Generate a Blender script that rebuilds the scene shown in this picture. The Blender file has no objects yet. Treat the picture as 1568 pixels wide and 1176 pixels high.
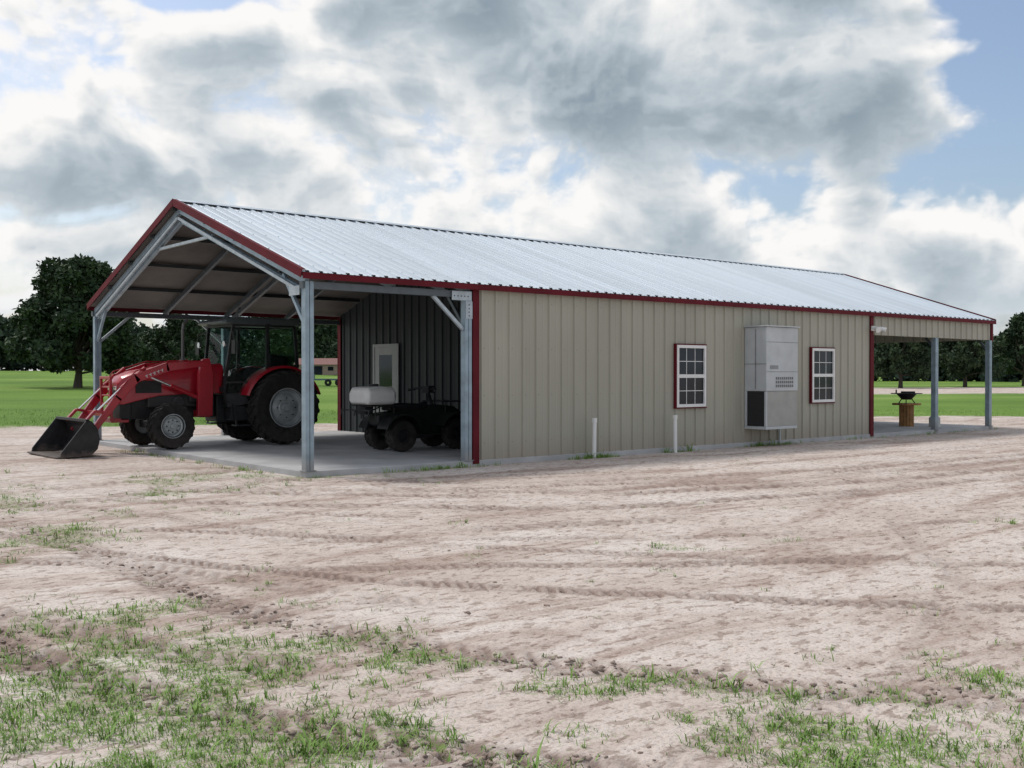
import bpy, math, random
import numpy as np
from mathutils import Vector, noise as mnoise
random.seed(7); rng=np.random.default_rng(11)
S=bpy.context.scene
S.view_settings.view_transform='Standard'
S.view_settings.look='None'
S.view_settings.exposure=0
TH=math.radians(39.7); C=math.cos(TH); SN=math.sin(TH)
CAM=(-7.44,-13.71)
def W(X,D):   # survey frame (metres right of / ahead of the photographer's station) -> world
    return (CAM[0]+C*X+SN*D, CAM[1]-SN*X+C*D)
# ---------------------------------------------------------------- materials
MATS={}
def newmat(name):
    m=bpy.data.materials.new(name); m.use_nodes=True
    return m,m.node_tree,m.node_tree.nodes['Principled BSDF']
def mat(name,col,rough=.6,metal=0.,var=.12,scale=6.,bump=0.,bscale=60.,spec=.5,stretch=None,dirt=None,coat=0.):
    if name in MATS: return MATS[name]
    m,nt,b=newmat(name); N=nt.nodes; L=nt.links
    tc=N.new('ShaderNodeTexCoord'); mp=N.new('ShaderNodeMapping'); L.new(tc.outputs['Object'],mp.inputs[0])
    if stretch: mp.inputs['Scale'].default_value=stretch
    nz=N.new('ShaderNodeTexNoise'); nz.inputs['Scale'].default_value=scale; nz.inputs['Detail'].default_value=3
    L.new(mp.outputs[0],nz.inputs['Vector'])
    cr=N.new('ShaderNodeValToRGB'); L.new(nz.outputs['Fac'],cr.inputs[0])
    a=[max(0,c*(1-var)) for c in col]+[1]; d=[min(1,c*(1+var)) for c in col]+[1]
    cr.color_ramp.elements[0].position=.3; cr.color_ramp.elements[1].position=.7
    cr.color_ramp.elements[0].color=a; cr.color_ramp.elements[1].color=d
    out=cr.outputs[0]
    if dirt:
        ge=N.new('ShaderNodeNewGeometry'); sp=N.new('ShaderNodeSeparateXYZ'); L.new(ge.outputs['Position'],sp.inputs[0])
        ad=N.new('ShaderNodeMath'); ad.operation='MULTIPLY_ADD'; L.new(nz.outputs['Fac'],ad.inputs[0]); ad.inputs[1].default_value=-.5; L.new(sp.outputs[2],ad.inputs[2])
        mr=N.new('ShaderNodeMapRange'); L.new(ad.outputs[0],mr.inputs[0]); mr.inputs[1].default_value=dirt[1]-.25; mr.inputs[2].default_value=dirt[2]-.25; mr.inputs[3].default_value=dirt[3]; mr.inputs[4].default_value=0
        mx=N.new('ShaderNodeMix'); mx.data_type='RGBA'; L.new(mr.outputs[0],mx.inputs[0]); L.new(out,mx.inputs[6]); mx.inputs[7].default_value=(*dirt[0],1); out=mx.outputs[2]
    L.new(out,b.inputs['Base Color'])
    b.inputs['Roughness'].default_value=rough; b.inputs['Metallic'].default_value=metal
    b.inputs['Specular IOR Level'].default_value=spec; b.inputs['Coat Weight'].default_value=coat
    if bump:
        n2=N.new('ShaderNodeTexNoise'); n2.inputs['Scale'].default_value=bscale; n2.inputs['Detail'].default_value=2; L.new(tc.outputs['Object'],n2.inputs['Vector'])
        bp=N.new('ShaderNodeBump'); bp.inputs['Strength'].default_value=bump; bp.inputs['Distance'].default_value=.02
        L.new(n2.outputs['Fac'],bp.inputs['Height']); L.new(bp.outputs[0],b.inputs['Normal'])
    MATS[name]=m; return m
SIDING=mat('tan_siding',(.385,.372,.308),.5,0,.08,.9,.15,3,dirt=((.34,.28,.23),0.0,.5,.65),stretch=(1,1,.35),spec=.35)
SIDEDARK=mat('siding_dark',(.034,.042,.046),.55,.0,.15,1.2,.1,3,stretch=(1,1,.35),spec=.3)  # much darker than the outer siding; carport end wall and back of side wall
REDTRIM=mat('red_trim',(.115,.010,.017),.6,0,.2,2,spec=.15)
ROOFM=mat('roof_metal',(.52,.58,.64),.48,.1,.08,.7,.08,2,stretch=(4,.25,.25),spec=.35)
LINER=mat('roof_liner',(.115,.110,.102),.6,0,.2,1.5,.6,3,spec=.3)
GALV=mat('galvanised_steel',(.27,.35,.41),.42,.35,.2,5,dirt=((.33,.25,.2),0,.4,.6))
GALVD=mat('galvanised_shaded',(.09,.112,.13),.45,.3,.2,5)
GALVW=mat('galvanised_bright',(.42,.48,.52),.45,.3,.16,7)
WHITE=mat('white_vinyl',(.76,.76,.75),.4,0,.04,4)
DOORW=mat('door_white_shaded',(.34,.36,.355),.5,0,.06,4)  # white door, carport shade put into the colour as grey
GLASS=mat('dark_window_glass',(.010,.016,.024),.08,0,.5,1.5,spec=.35)
CONC=mat('concrete',(.42,.42,.425),.85,0,.2,1.3,.25,80)
BLACK=mat('black_closure',(.012,.012,.014),.7)
DARKP=mat('black_plastic',(.018,.019,.021),.5,0,.3,8,.2,40,spec=.35)
RUB=mat('tyre_rubber',(.022,.021,.020),.85,0,.35,9,.3,70,dirt=((.12,.095,.08),0,.5,.4),spec=.25)
TRED=mat('tractor_red_paint',(.34,.008,.020),.32,0,.15,3,coat=.25)
RIM=mat('silver_rim',(.36,.39,.40),.45,.3,.2,8)
BUCK=mat('worn_bucket_steel',(.02,.02,.022),.5,.3,.4,6,.4,30,dirt=((.2,.15,.12),0,.15,.5))
CHROME=mat('cylinder_rod',(.7,.7,.7),.2,.9)
TANKW=mat('white_poly_tank',(.70,.70,.68),.45,0,.06,5)
ATVP=mat('atv_dark_plastic',(.015,.018,.017),.4,0,.3,5,spec=.35)
ACM=mat('ac_cabinet',(.49,.515,.53),.5,.0,.09,3)
ACT=mat('ac_tan_panel',(.36,.355,.335),.6,0,.08,4)
WOOD=mat('weathered_spool_wood',(.33,.17,.065),.8,0,.35,9,.4,30)
# ---------------------------------------------------------------- mesh builder
class MB:
    def __init__(s): s.v=[]; s.f=[]
    def add(s,vs,fs):
        o=len(s.v); s.v+=[tuple(p) for p in vs]; s.f+=[tuple(i+o for i in f) for f in fs]; return s
    def box(s,x0,x1,y0,y1,z0,z1):
        return s.add([(x0,y0,z0),(x1,y0,z0),(x1,y1,z0),(x0,y1,z0),(x0,y0,z1),(x1,y0,z1),(x1,y1,z1),(x0,y1,z1)],
          [(3,2,1,0),(4,5,6,7),(0,1,5,4),(1,2,6,5),(2,3,7,6),(3,0,4,7)])
    def prism(s,poly,y0,y1):
        n=len(poly); vs=[(p[0],y0,p[1]) for p in poly]+[(p[0],y1,p[1]) for p in poly]
        fs=[tuple(range(n)),tuple(range(2*n-1,n-1,-1))]+[(i,n+i,n+(i+1)%n,(i+1)%n) for i in range(n)]
        return s.add(vs,fs)
    def beam(s,p,q,w,h,up=(0,0,1)):
        p=Vector(p);q=Vector(q);d=(q-p).normalized();u=Vector(up)
        if abs(d.dot(u))>.98:u=Vector((0,1,0))
        a=d.cross(u).normalized();b=a.cross(d).normalized()
        vs=[]
        for e in (p,q):
            for sx,sy in ((-1,-1),(1,-1),(1,1),(-1,1)): vs.append(e+a*(sx*w/2)+b*(sy*h/2))
        return s.add(vs,[(0,1,2,3),(7,6,5,4),(0,4,5,1),(1,5,6,2),(2,6,7,3),(3,7,4,0)])
    def cyl(s,p,q,r0,r1=None,n=14):
        r1=r0 if r1 is None else r1
        p=Vector(p);q=Vector(q);d=(q-p).normalized();u=Vector((0,0,1)) if abs(d.z)<.95 else Vector((1,0,0))
        a=d.cross(u).normalized();b=a.cross(d).normalized();vs=[]
        for e,r in ((p,r0),(q,r1)):
            for i in range(n):
                t=2*math.pi*i/n; vs.append(e+a*(r*math.cos(t))+b*(r*math.sin(t)))
        fs=[(i,(i+1)%n,n+(i+1)%n,n+i) for i in range(n)]+[tuple(range(n-1,-1,-1)),tuple(range(n,2*n))]
        return s.add(vs,fs)
    def tube(s,pts,r,n=10):
        for a,b in zip(pts[:-1],pts[1:]): s.cyl(a,b,r,r,n)
        return s
    def lathe(s,c,prof,n=40):
        m=len(prof);vs=[]
        for i in range(n):
            t=2*math.pi*i/n
            for y,r in prof: vs.append((c[0]+r*math.cos(t),c[1]+y,c[2]+r*math.sin(t)))
        fs=[]
        for i in range(n):
            j=(i+1)%n
            for k in range(m-1): fs.append((i*m+k,i*m+k+1,j*m+k+1,j*m+k))
        return s.add(vs,fs)
    def obj(s,name,m,parent=None,smooth=False,bevel=0,seg=2):
        me=bpy.data.meshes.new(name); me.from_pydata(s.v,[],s.f); me.update()
        o=bpy.data.objects.new(name,me); S.collection.objects.link(o)
        me.materials.append(m)
        if bevel:
            b=o.modifiers.new('b','BEVEL'); b.width=bevel; b.segments=seg; b.limit_method='ANGLE'
        if smooth:
            for p in me.polygons:p.use_smooth=True
            if smooth=='auto':
                import bmesh
                bm=bmesh.new();bm.from_mesh(me);bmesh.ops.remove_doubles(bm,verts=bm.verts,dist=1e-5)
                for e in bm.edges:
                    if len(e.link_faces)==2 and e.calc_face_angle(0)>.6:e.smooth=False
                bm.to_mesh(me);bm.free()
        if parent:o.parent=parent
        return o
def empty(name,loc=(0,0,0),rot=0):
    e=bpy.data.objects.new(name,None); e.location=loc; e.rotation_euler=(0,0,rot); S.collection.objects.link(e); return e
def npmesh(name,V,F,mats,parent=None,smooth=False,attrs=None):
    V=np.asarray(V,dtype=np.float32);F=np.asarray(F,dtype=np.int32);k=F.shape[1]
    me=bpy.data.meshes.new(name); me.vertices.add(len(V)); me.vertices.foreach_set('co',V.ravel())
    me.loops.add(F.size); me.loops.foreach_set('vertex_index',F.ravel())
    me.polygons.add(len(F)); me.polygons.foreach_set('loop_start',np.arange(0,F.size,k,dtype=np.int32))
    me.polygons.foreach_set('loop_total',np.full(len(F),k,dtype=np.int32))
    if smooth: me.polygons.foreach_set('use_smooth',np.ones(len(F),dtype=bool))
    if attrs:
        for n,a in attrs.items():
            at=me.attributes.new(n,'FLOAT','POINT'); at.data.foreach_set('value',np.asarray(a,dtype=np.float32))
    me.update(calc_edges=True); me.validate()
    o=bpy.data.objects.new(name,me); S.collection.objects.link(o)
    for m in mats: me.materials.append(m)
    if parent:o.parent=parent
    return o
# ---------------------------------------------------------------- numpy noise
def vn(x,y,seed=0):
    xi=np.floor(x).astype(np.int64); yi=np.floor(y).astype(np.int64); fx=x-xi; fy=y-yi
    fx=fx*fx*(3-2*fx); fy=fy*fy*(3-2*fy)
    def h(a,b):
        k=(a*374761393+b*668265263+seed*974634777)&0xffffffff
        k=((k^(k>>13))*1274126177)&0xffffffff
        k=(k^(k>>16))&0xffff
        return k/65535.
    return (h(xi,yi)*(1-fx)+h(xi+1,yi)*fx)*(1-fy)+(h(xi,yi+1)*(1-fx)+h(xi+1,yi+1)*fx)*fy
def fbm(x,y,o=4,seed=0):
    a=.5;t=0;n=0
    for i in range(o):
        t=t+a*vn(x*2**i,y*2**i,seed+i*17); n+=a; a*=.5
    return t/n
def ss(a,b,x):
    t=np.clip((x-a)/(b-a),0,1); return t*t*(3-2*t)
TR=[[(-7.,11.5),(-4.1,8.3),(-2.6,6.5),(-1.5,5.5),(-.25,4.8),(.62,4.5),(2.0,4.15),(4,3.9)],
    [(-9,12.5),(-5.4,11),(-2.84,9.3),(.1,8.0),(3.7,7.4),(8,7.2)],
    [(-3.5,7.4),(-1.1,6.1),(.44,5.9),(3.0,6.3),(6,7.4)],
    [(-6.5,11.2),(-2.9,10.5),(.77,10.5),(6.15,12.6),(14,18)],
    [(-4,12.9),(-2,12.6),(1.75,12.8),(8.3,16.8),(18,24.5)],
    [(1.5,3.6),(2.6,4.8),(4.0,7.5),(4.9,11),(7,16)],
    [(-8,14.2),(-4,11.6),(0,10.9),(5,14.2),(12,20.5)],
    [(-1,14.4),(3,15.6),(8,19.3),(18,27)],
    [(-10,9.6),(-6,12.4),(-3.9,15.3),(-3.2,18)],
    [(-5,9.0),(-1,8.7),(4,9.5),(10,12.6)],
    [(-4,14.0),(0,13.6),(4,15.0),(9,18.2),(16,24)]]
TST=[1.6,1.25,1.0,1.0,1.25,.7,.9,1.0,.9,1.0,1.0]
def resample(P,n=14):
    P=np.array(P,float);out=[]
    for i in range(len(P)-1):
        p0=P[max(i-1,0)];p1=P[i];p2=P[i+1];p3=P[min(i+2,len(P)-1)]
        for t in np.linspace(0,1,n,endpoint=False):
            out.append(.5*((2*p1)+(-p0+p2)*t+(2*p0-5*p1+4*p2-p3)*t*t+(-p0+3*p1-3*p2+p3)*t**3))
    out.append(P[-1]); return np.array(out)
TRR=[resample(t,6) for t in TR]
def rise(X,D):
    r=np.hypot(X,D); az=np.arctan2(X,D)
    return 2.4*ss(45,230,r)*ss(.02,-.22,az)
def terrain(X,D):
    r=np.hypot(X,D)
    wx=CAM[0]+C*X+SN*D; wy=CAM[1]-SN*X+C*D
    z=(fbm(wx*.35,wy*.35,3,3)-.5)*.045+(fbm(wx*2.2,wy*2.2,3,9)-.5)*.014
    near=r<26
    z=z+np.where(near,(fbm(wx*9,wy*9,3,21)-.5)*.014,0)
    rut=np.zeros_like(z)
    idx=np.where(near&(D>0))[0]; px=X[idx];pd=D[idx]
    brk=fbm(px*2.3,pd*2.3,3,77)
    for ti,T in enumerate(TRR):
        best=np.full(len(idx),1e9);arc=np.zeros(len(idx));a0=0
        for i in range(len(T)-1):
            ax,ay=T[i];dx,dy=T[i+1]-T[i];l=math.hypot(dx,dy)
            t=np.clip(((px-ax)*dx+(pd-ay)*dy)/(l*l),0,1)
            d=np.hypot(px-ax-t*dx,pd-ay-t*dy); sg=np.where((px-ax)*dy-(pd-ay)*dx>0,1,-1)
            m=d<np.abs(best); best=np.where(m,d*sg,best); arc=np.where(m,a0+t*l,arc); a0+=l
        wob=(fbm(arc*.6,arc*0+ti,2,5)-.5)*.22
        hw=.80 if ti%3 else .68
        s=np.abs(best+wob)-hw
        side=np.where(best+wob>0,1.,.65)
        st=ss(.32,.55,fbm(arc*.45+7*ti,arc*0+ti*3.3,2,40+ti))*side
        if ti in(0,1,4): st=np.maximum(st,.7*side)
        wd=.15 if ti%2==0 else .09
        g=np.exp(-(s/wd)**4)
        lug=np.sin((arc+np.abs(s)*.8)*2*math.pi/(.15 if ti%2==0 else .09))*g
        edge=np.exp(-((np.abs(s)-wd)/.03)**2)
        k=TST[ti]*st*ss(.22,.48,brk+.10)
        z[idx]+=(-.014*g+.011*lug+.008*edge*brk)*k
        rut[idx]=np.maximum(rut[idx],np.clip((g*.36+.75*np.clip(-lug*1.5,0,1)*brk*1.5+.30*edge)*k,0,1))
    B=29+7.5*ss(-12,2,X)+3*(fbm(wx*.25,wy*.25,3,31)-.5)
    field=ss(-1.3,1.3,D-B+3.*(fbm(wx*1.1,wy*1.1,3,33)-.5))
    road=ss(80,86,D)*(1-ss(122,132,D))*ss(5,16,X)
    field=field*(1-.9*road)
    nz=.5*fbm(wx*.9,wy*.9,3,51)+.5*fbm(wx*3.6,wy*3.6,3,57)
    bl=ss(2.2,-1.6,X+(D-4)*.55)*(1-ss(5.6,8.0,D))*.93
    br=ss(.4,2.2,X)*(1-ss(4.6,6.4,D))*.78
    lf=np.exp(-((X+6.3)/2.9)**2-((D-12.4)/2.4)**2)*1.15
    lf2=np.exp(-((X+4.0)/2.2)**2-((D-15.0)/1.)**2)*.95
    lf3=np.exp(-((X+4.2)/.9)**2-((D-9.)/1.)**2)*1.
    cen=np.exp(-((X+.2)/1.6)**2-((D-4.7)/.9)**2)*.85
    bot=(1-ss(4.1,4.7,D))*.8
    reg=np.clip(bl+br+lf+lf2+lf3+cen+bot+.10,0,1.05)
    weed=ss(.595,.775,nz*.87+reg*.25)
    grass=np.clip(np.maximum(field,weed*.50),0,1)
    inb=ss(.5,-.05,np.maximum(np.maximum(-.15-wx,wx-21.5),np.maximum(-.1-wy,wy-9.7)))
    z=z*(1-inb)-.02*inb
    z=z+rise(X,D)+np.where(r>60,(fbm(wx*.02,wy*.02,2,70)-.5)*.5,0)
    return z,rut,grass,weed
def ground_sheet():
    r=[.6]
    while r[-1]<4500:
        x=r[-1]; k=.0056 if 3<x<13 else (.010 if 13<=x<26 else (.02 if 26<=x<60 else .06)); r.append(x*(1+k))
    r=np.array(r)
    a=np.concatenate([np.linspace(-math.pi,-.62,40,endpoint=False),np.linspace(-.62,.62,800,endpoint=False),np.linspace(.62,math.pi,40,endpoint=False)])
    A,R=np.meshgrid(a,r); X=(R*np.sin(A)).ravel(); D=(R*np.cos(A)).ravel()
    z,rut,g,w=terrain(X,D)
    wx=CAM[0]+C*X+SN*D; wy=CAM[1]-SN*X+C*D
    V=np.stack([wx,wy,z],1); n=len(a);m=len(r)
    i=np.arange(m-1)[:,None]*n; j=np.arange(n)[None,:]; j2=(j+1)%n
    F=np.stack([i+j,i+n+j,i+n+j2,i+j2],-1).reshape(-1,4)[:,::-1]
    return V,F,dict(rut=rut,grass=g)
def ground_material():
    m,nt,b=newmat('sandy_ground'); N=nt.nodes;L=nt.links
    tc=N.new('ShaderNodeTexCoord')
    def nz(scale,det=5,rough=.55,vec=None,dist=0):
        n=N.new('ShaderNodeTexNoise'); n.noise_dimensions='2D'; n.inputs['Scale'].default_value=scale;n.inputs['Detail'].default_value=det;n.inputs['Roughness'].default_value=rough;n.inputs['Distortion'].default_value=dist
        L.new(vec or tc.outputs['Object'],n.inputs['Vector']); return n.outputs['Fac']
    def ramp(s,stops):
        c=N.new('ShaderNodeValToRGB'); L.new(s,c.inputs[0]); e=c.color_ramp.elements
        while len(e)<len(stops): e.new(.5)
        for k,(p,col) in zip(e,stops): k.position=p;k.color=(*col,1)
        return c.outputs[0]
    def mix(f,a,bb,mode='MIX'):
        x=N.new('ShaderNodeMix');x.data_type='RGBA';x.blend_type=mode
        for s,v in ((0,f),(6,a),(7,bb)):
            if hasattr(v,'is_linked'): L.new(v,x.inputs[s])
            else: x.inputs[s].default_value=v
        return x.outputs[2]
    def mapping(rot,sc):
        mp=N.new('ShaderNodeMapping'); L.new(tc.outputs['Object'],mp.inputs[0]); mp.inputs['Rotation'].default_value=(0,0,math.radians(rot)); mp.inputs['Scale'].default_value=sc; return mp.outputs[0]
    big=nz(.45,2,.6); streak=nz(1.0,4,.70,mapping(24,(.30,1.3,1)),.5); mid=nz(4,3,.65); fine=nz(38,3,.72)
    spots=nz(1.,3,.66,mapping(32,(7,14,1)))
    sand=ramp(big,[(.3,(.53,.455,.41)),(.5,(.595,.525,.48)),(.7,(.65,.585,.545))])
    sand=mix(ramp(streak,[(.36,(.9,.9,.9)),(.46,(.25,.25,.25)),(.54,(0,0,0))]),sand,(.40,.315,.27,1))
    sand=mix(.6,sand,ramp(mid,[(.33,(.84,.81,.795)),(.55,(1.03,1.03,1.03))]),'MULTIPLY')
    sand=mix(.85,sand,ramp(spots,[(.37,(.58,.53,.50)),(.45,(1.0,1.0,1.0))]),'MULTIPLY')
    sand=mix(.7,sand,ramp(fine,[(.36,(.66,.63,.61)),(.48,(1.04,1.04,1.04))]),'MULTIPLY')
    ra=N.new('ShaderNodeAttribute');ra.attribute_name='rut'
    rm=N.new('ShaderNodeMath');rm.operation='MULTIPLY';L.new(ra.outputs['Fac'],rm.inputs[0]);rm.inputs[1].default_value=.95
    sand=mix(rm.outputs[0],sand,(.225,.165,.14,1))
    gr=ramp(nz(.07,2,.6),[(.3,(.105,.195,.036)),(.55,(.15,.26,.048)),(.75,(.215,.31,.08))])
    gr=mix(.8,gr,ramp(nz(9,3,.7),[(.3,(.6,.6,.6)),(.7,(1.2,1.2,1.1))]),'MULTIPLY')
    ga=N.new('ShaderNodeAttribute');ga.attribute_name='grass'
    g2=N.new('ShaderNodeMath');g2.operation='MULTIPLY_ADD';L.new(nz(24,3,.75),g2.inputs[0]);g2.inputs[1].default_value=1.6;g2.inputs[2].default_value=-.80
    g3=N.new('ShaderNodeMath');g3.operation='ADD';L.new(g2.outputs[0],g3.inputs[0]);L.new(ga.outputs['Fac'],g3.inputs[1])
    g4=N.new('ShaderNodeMapRange');L.new(g3.outputs[0],g4.inputs[0]);g4.inputs[1].default_value=.42;g4.inputs[2].default_value=.85
    col=mix(g4.outputs[0],sand,gr); L.new(col,b.inputs['Base Color'])
    b.inputs['Roughness'].default_value=.95; b.inputs['Specular IOR Level'].default_value=.1
    h=N.new('ShaderNodeMath');h.operation='MULTIPLY_ADD';L.new(fine,h.inputs[0]);h.inputs[1].default_value=.9;L.new(spots,h.inputs[2])
    bp=N.new('ShaderNodeBump');bp.inputs['Strength'].default_value=.5;bp.inputs['Distance'].default_value=.025
    L.new(h.outputs[0],bp.inputs['Height']);L.new(bp.outputs[0],b.inputs['Normal'])
    return m
GM=ground_material()
V,F,at=ground_sheet()
ground=npmesh('ground',V,F,[GM],smooth=True,attrs=at)
def gz(X,D):
    return float(terrain(np.array([float(X)]),np.array([float(D)]))[0][0])
# ---------------------------------------------------------------- clods
def clods():
    import bmesh
    bm=bmesh.new(); bmesh.ops.create_icosphere(bm,subdivisions=1,radius=1)
    bv=np.array([v.co[:] for v in bm.verts]); bf=np.array([[v.index for v in f.verts] for f in bm.faces]); bm.free()
    P=[];Sz=[]
    for ti,T in enumerate(TRR):
        n=2400 if ti==0 else int(140*TST[ti])
        k=rng.integers(0,len(T)-1,n); t=rng.random(n)[:,None]
        p=T[k]*(1-t)+T[k+1]*t; d=T[k+1]-T[k]; d/=np.linalg.norm(d,axis=1)[:,None]; nn=np.stack([d[:,1],-d[:,0]],1)
        off=np.where(rng.random(n)<.35,-.68,.68)+rng.normal(0,.08,n)
        P.append(p+nn*off[:,None]); Sz.append(rng.gamma(2.2,.0028 if ti else .0042,n)+.0015)
    n=500; D=rng.uniform(3.4,15,n); P.append(np.stack([rng.uniform(-.55,.55,n)*D,D],1)); Sz.append(rng.gamma(2,.0025,n)+.002)
    P=np.vstack(P);Sz=np.clip(np.concatenate(Sz),0,.021); m=(P[:,1]>2.5)&(P[:,1]<22); P=P[m];Sz=Sz[m]
    wx=CAM[0]+C*P[:,0]+SN*P[:,1]; wy=CAM[1]-SN*P[:,0]+C*P[:,1]
    m=~((wx>-.3)&(wy>-.2)); P=P[m];Sz=Sz[m];wx=wx[m];wy=wy[m]
    z=terrain(P[:,0].copy(),P[:,1].copy())[0]
    N=len(P); sc=Sz[:,None,None]*rng.uniform(.45,1.35,(N,len(bv),1))*np.array([1,1,.5])*rng.uniform(.6,1.6,(N,1,3))
    VV=bv[None]*sc+np.stack([wx,wy,z],1)[:,None,:]
    FF=bf[None]+(np.arange(N)*len(bv))[:,None,None]
    npmesh('soil_clods',VV.reshape(-1,3),FF.reshape(-1,3),[mat('clod_soil',(.30,.235,.20),.95,0,.4,14,.5,90,spec=.1)])
clods()
# ---------------------------------------------------------------- grass blades
def grass_mat(name,c0,c1):
    m,nt,b=newmat(name);N=nt.nodes;L=nt.links
    tc=N.new('ShaderNodeTexCoord');n=N.new('ShaderNodeTexNoise');n.inputs['Scale'].default_value=7;L.new(tc.outputs['Object'],n.inputs['Vector'])
    c=N.new('ShaderNodeValToRGB');L.new(n.outputs['Fac'],c.inputs[0]);c.color_ramp.elements[0].position=.35;c.color_ramp.elements[1].position=.65
    c.color_ramp.elements[0].color=(*c0,1);c.color_ramp.elements[1].color=(*c1,1);L.new(c.outputs[0],b.inputs['Base Color'])
    b.inputs['Roughness'].default_value=.6;b.inputs['Specular IOR Level'].default_value=.25
    return m
GB=grass_mat('weed_blades',(.13,.23,.045),(.23,.37,.085))
def blades(X,D,nb,hgt,spread,name):
    z0=terrain(X.copy(),D.copy())[0]
    wx=CAM[0]+C*X+SN*D; wy=CAM[1]-SN*X+C*D
    T=len(X)*nb; bx=np.repeat(wx,nb)+rng.normal(0,1,T)*np.repeat(spread,nb); by=np.repeat(wy,nb)+rng.normal(0,1,T)*np.repeat(spread,nb); bz=np.repeat(z0,nb)-.004
    h=np.repeat(hgt,nb)*rng.uniform(.35,1.2,T); a=rng.uniform(0,2*math.pi,T); lean=rng.uniform(.25,1.7,T)*h
    w=h*rng.uniform(.03,.055,T)+.0009; pa=a+math.pi/2
    cx,cy=np.cos(a),np.sin(a);qx,qy=np.cos(pa)*w,np.sin(pa)*w
    v0=np.stack([bx-qx,by-qy,bz],1);v1=np.stack([bx+qx,by+qy,bz],1)
    mx,my,mz=bx+cx*lean*.4,by+cy*lean*.4,bz+h*.62
    v2=np.stack([mx+qx*.8,my+qy*.8,mz],1);v3=np.stack([mx-qx*.8,my-qy*.8,mz],1)
    v4=np.stack([bx+cx*lean,by+cy*lean,bz+h*.85],1)
    VV=np.stack([v0,v1,v2,v3,v4],1).reshape(-1,3); b=np.arange(T)*5
    FF=np.vstack([np.stack([b,b+1,b+2],1),np.stack([b,b+2,b+3],1),np.stack([b+3,b+2,b+4],1)])
    return npmesh(name,VV,FF,[GB])
n=90000; D=3.3*np.exp(rng.random(n)*math.log(20/3.3)); X=rng.uniform(-.6,.6,n)*D
_,_,_,w=terrain(X.copy(),D.copy()); wx=CAM[0]+C*X+SN*D; wy=CAM[1]-SN*X+C*D
keep=(rng.random(n)<w**1.2*.27+.0011)&~((wx>-.25)&(wy>-.12)&(wx<21.6)); X=X[keep];D=D[keep]
blades(X,D,10,rng.gamma(3,.0070,len(X))+.011,rng.gamma(2.,.013,len(X))+.004,'grass_tufts')
wx=[];wy=[]
for (a,bb,yy,k) in ((5.2,6.2,-.24,90),(10.3,12.0,-.2,60),(1.4,3.2,-.25,60),(7.5,8.6,-.2,26),(13,21,-.2,40)):
    t=rng.normal((a+bb)/2,(bb-a)/3.2,k);wx+=list(t);wy+=list(yy+rng.normal(0,.06,k))
t=rng.uniform(0,7,60);wx+=list(-.28+rng.normal(0,.12,60));wy+=list(t)
wx=np.array(wx)-CAM[0];wy=np.array(wy)-CAM[1]
X=C*wx-SN*wy;D=SN*wx+C*wy
blades(X,D,9,rng.gamma(3,.016,len(X))+.02,rng.uniform(.02,.05,len(X)),'wall_base_weeds')
n=16000;X=rng.uniform(-24,30,n);D=rng.uniform(26,44,n);g=terrain(X.copy(),D.copy())[2]
wx_,wy_=CAM[0]+C*X+SN*D,CAM[1]-SN*X+C*D
k=(rng.random(n)<g*g)&~((wx_>-.4)&(wx_<22)&(wy_>-.4)&(wy_<10));X=X[k];D=D[k]
blades(X,D,4,rng.gamma(3,.012,len(X))+.03,rng.uniform(.03,.12,len(X)),'field_grass')
# ---------------------------------------------------------------- building
BW=9.5;RY=4.75;ZE=3.05;ZR=4.67;L0=-.14;L1=21.42;XW=6.1;XS=3.05;XE=15.24;SL=.07
def zr(y): return ZE+(ZR-ZE)*(1-abs(y-RY)/RY)
bld=empty('metal_barn')
m=MB();m.box(-.06,XS-.002,-.05,BW+.05,-.12,SL);m.box(XS+.002,XW-.002,-.05,BW+.05,-.12,SL);m.box(XW+.002,XE-.002,-.05,BW+.05,-.12,SL);m.box(XE+.002,21.42,-.05,BW+.05,-.12,SL);m.obj('concrete_slab',CONC,bld,bevel=.008)
def profile(a,b,pitch=.2286,hgt=.022,w=.056):
    pts=[(a,0)];x=a+.06
    while x+w+.004<b:
        pts+=[(x,0),(x+.014,hgt),(x+w-.014,hgt),(x+w,0)]
        mid=x+w+(pitch-w)/2
        if mid+.02<b: pts+=[(mid-.02,0),(mid-.012,.005),(mid+.012,.005),(mid+.02,0)]
        x+=pitch
    pts.append((b,0));return [p for p in pts if p[0]<=b]
WP=dict(pitch=.3048,hgt=.030,w=.072)
def wall_x(name,x0,x1,y,z0,z1,out,m_=SIDING):
    p=profile(x0,x1,**WP);v=[];f=[]
    for x,d in p: v+=[(x,y+out*d,z0),(x,y+out*d,z1)]
    for i in range(len(p)-1): f.append((2*i,2*i+2,2*i+3,2*i+1))
    return MB().add(v,f).obj(name,m_,bld)
def wall_y(name,y0,y1,x,z0,ztop,out,m_=SIDING):
    p=profile(y0,y1,**WP);v=[];f=[]
    for y,d in p: v+=[(x+out*d,y,z0),(x+out*d,y,ztop(y))]
    for i in range(len(p)-1): f.append((2*i,2*i+2,2*i+3,2*i+1))
    return MB().add(v,f).obj(name,m_,bld)
wall_x('side_wall',XS+.12,XE-.09,-.018,SL-.02,ZE-.06,-1)
wall_x('side_wall_inner',XS+.12,XE,.06,SL,ZE-.08,1,SIDEDARK)
wall_x('porch_header',XE+.05,21.3,-.018,2.47,ZE-.06,-1)
MB().box(XE,21.3,-.010,.06,2.47,ZE-.08).obj('porch_header_back',SIDING,bld)
wall_x('rear_wall',XW,XE,BW,SL,ZE-.06,1)
wall_x('rear_porch_header',XE,21.3,BW,2.47,ZE-.06,1)
zt=lambda y:zr(y)-.06
wall_y('carport_end_wall',.07,BW,XW,SL,zt,-1,SIDEDARK)
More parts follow.
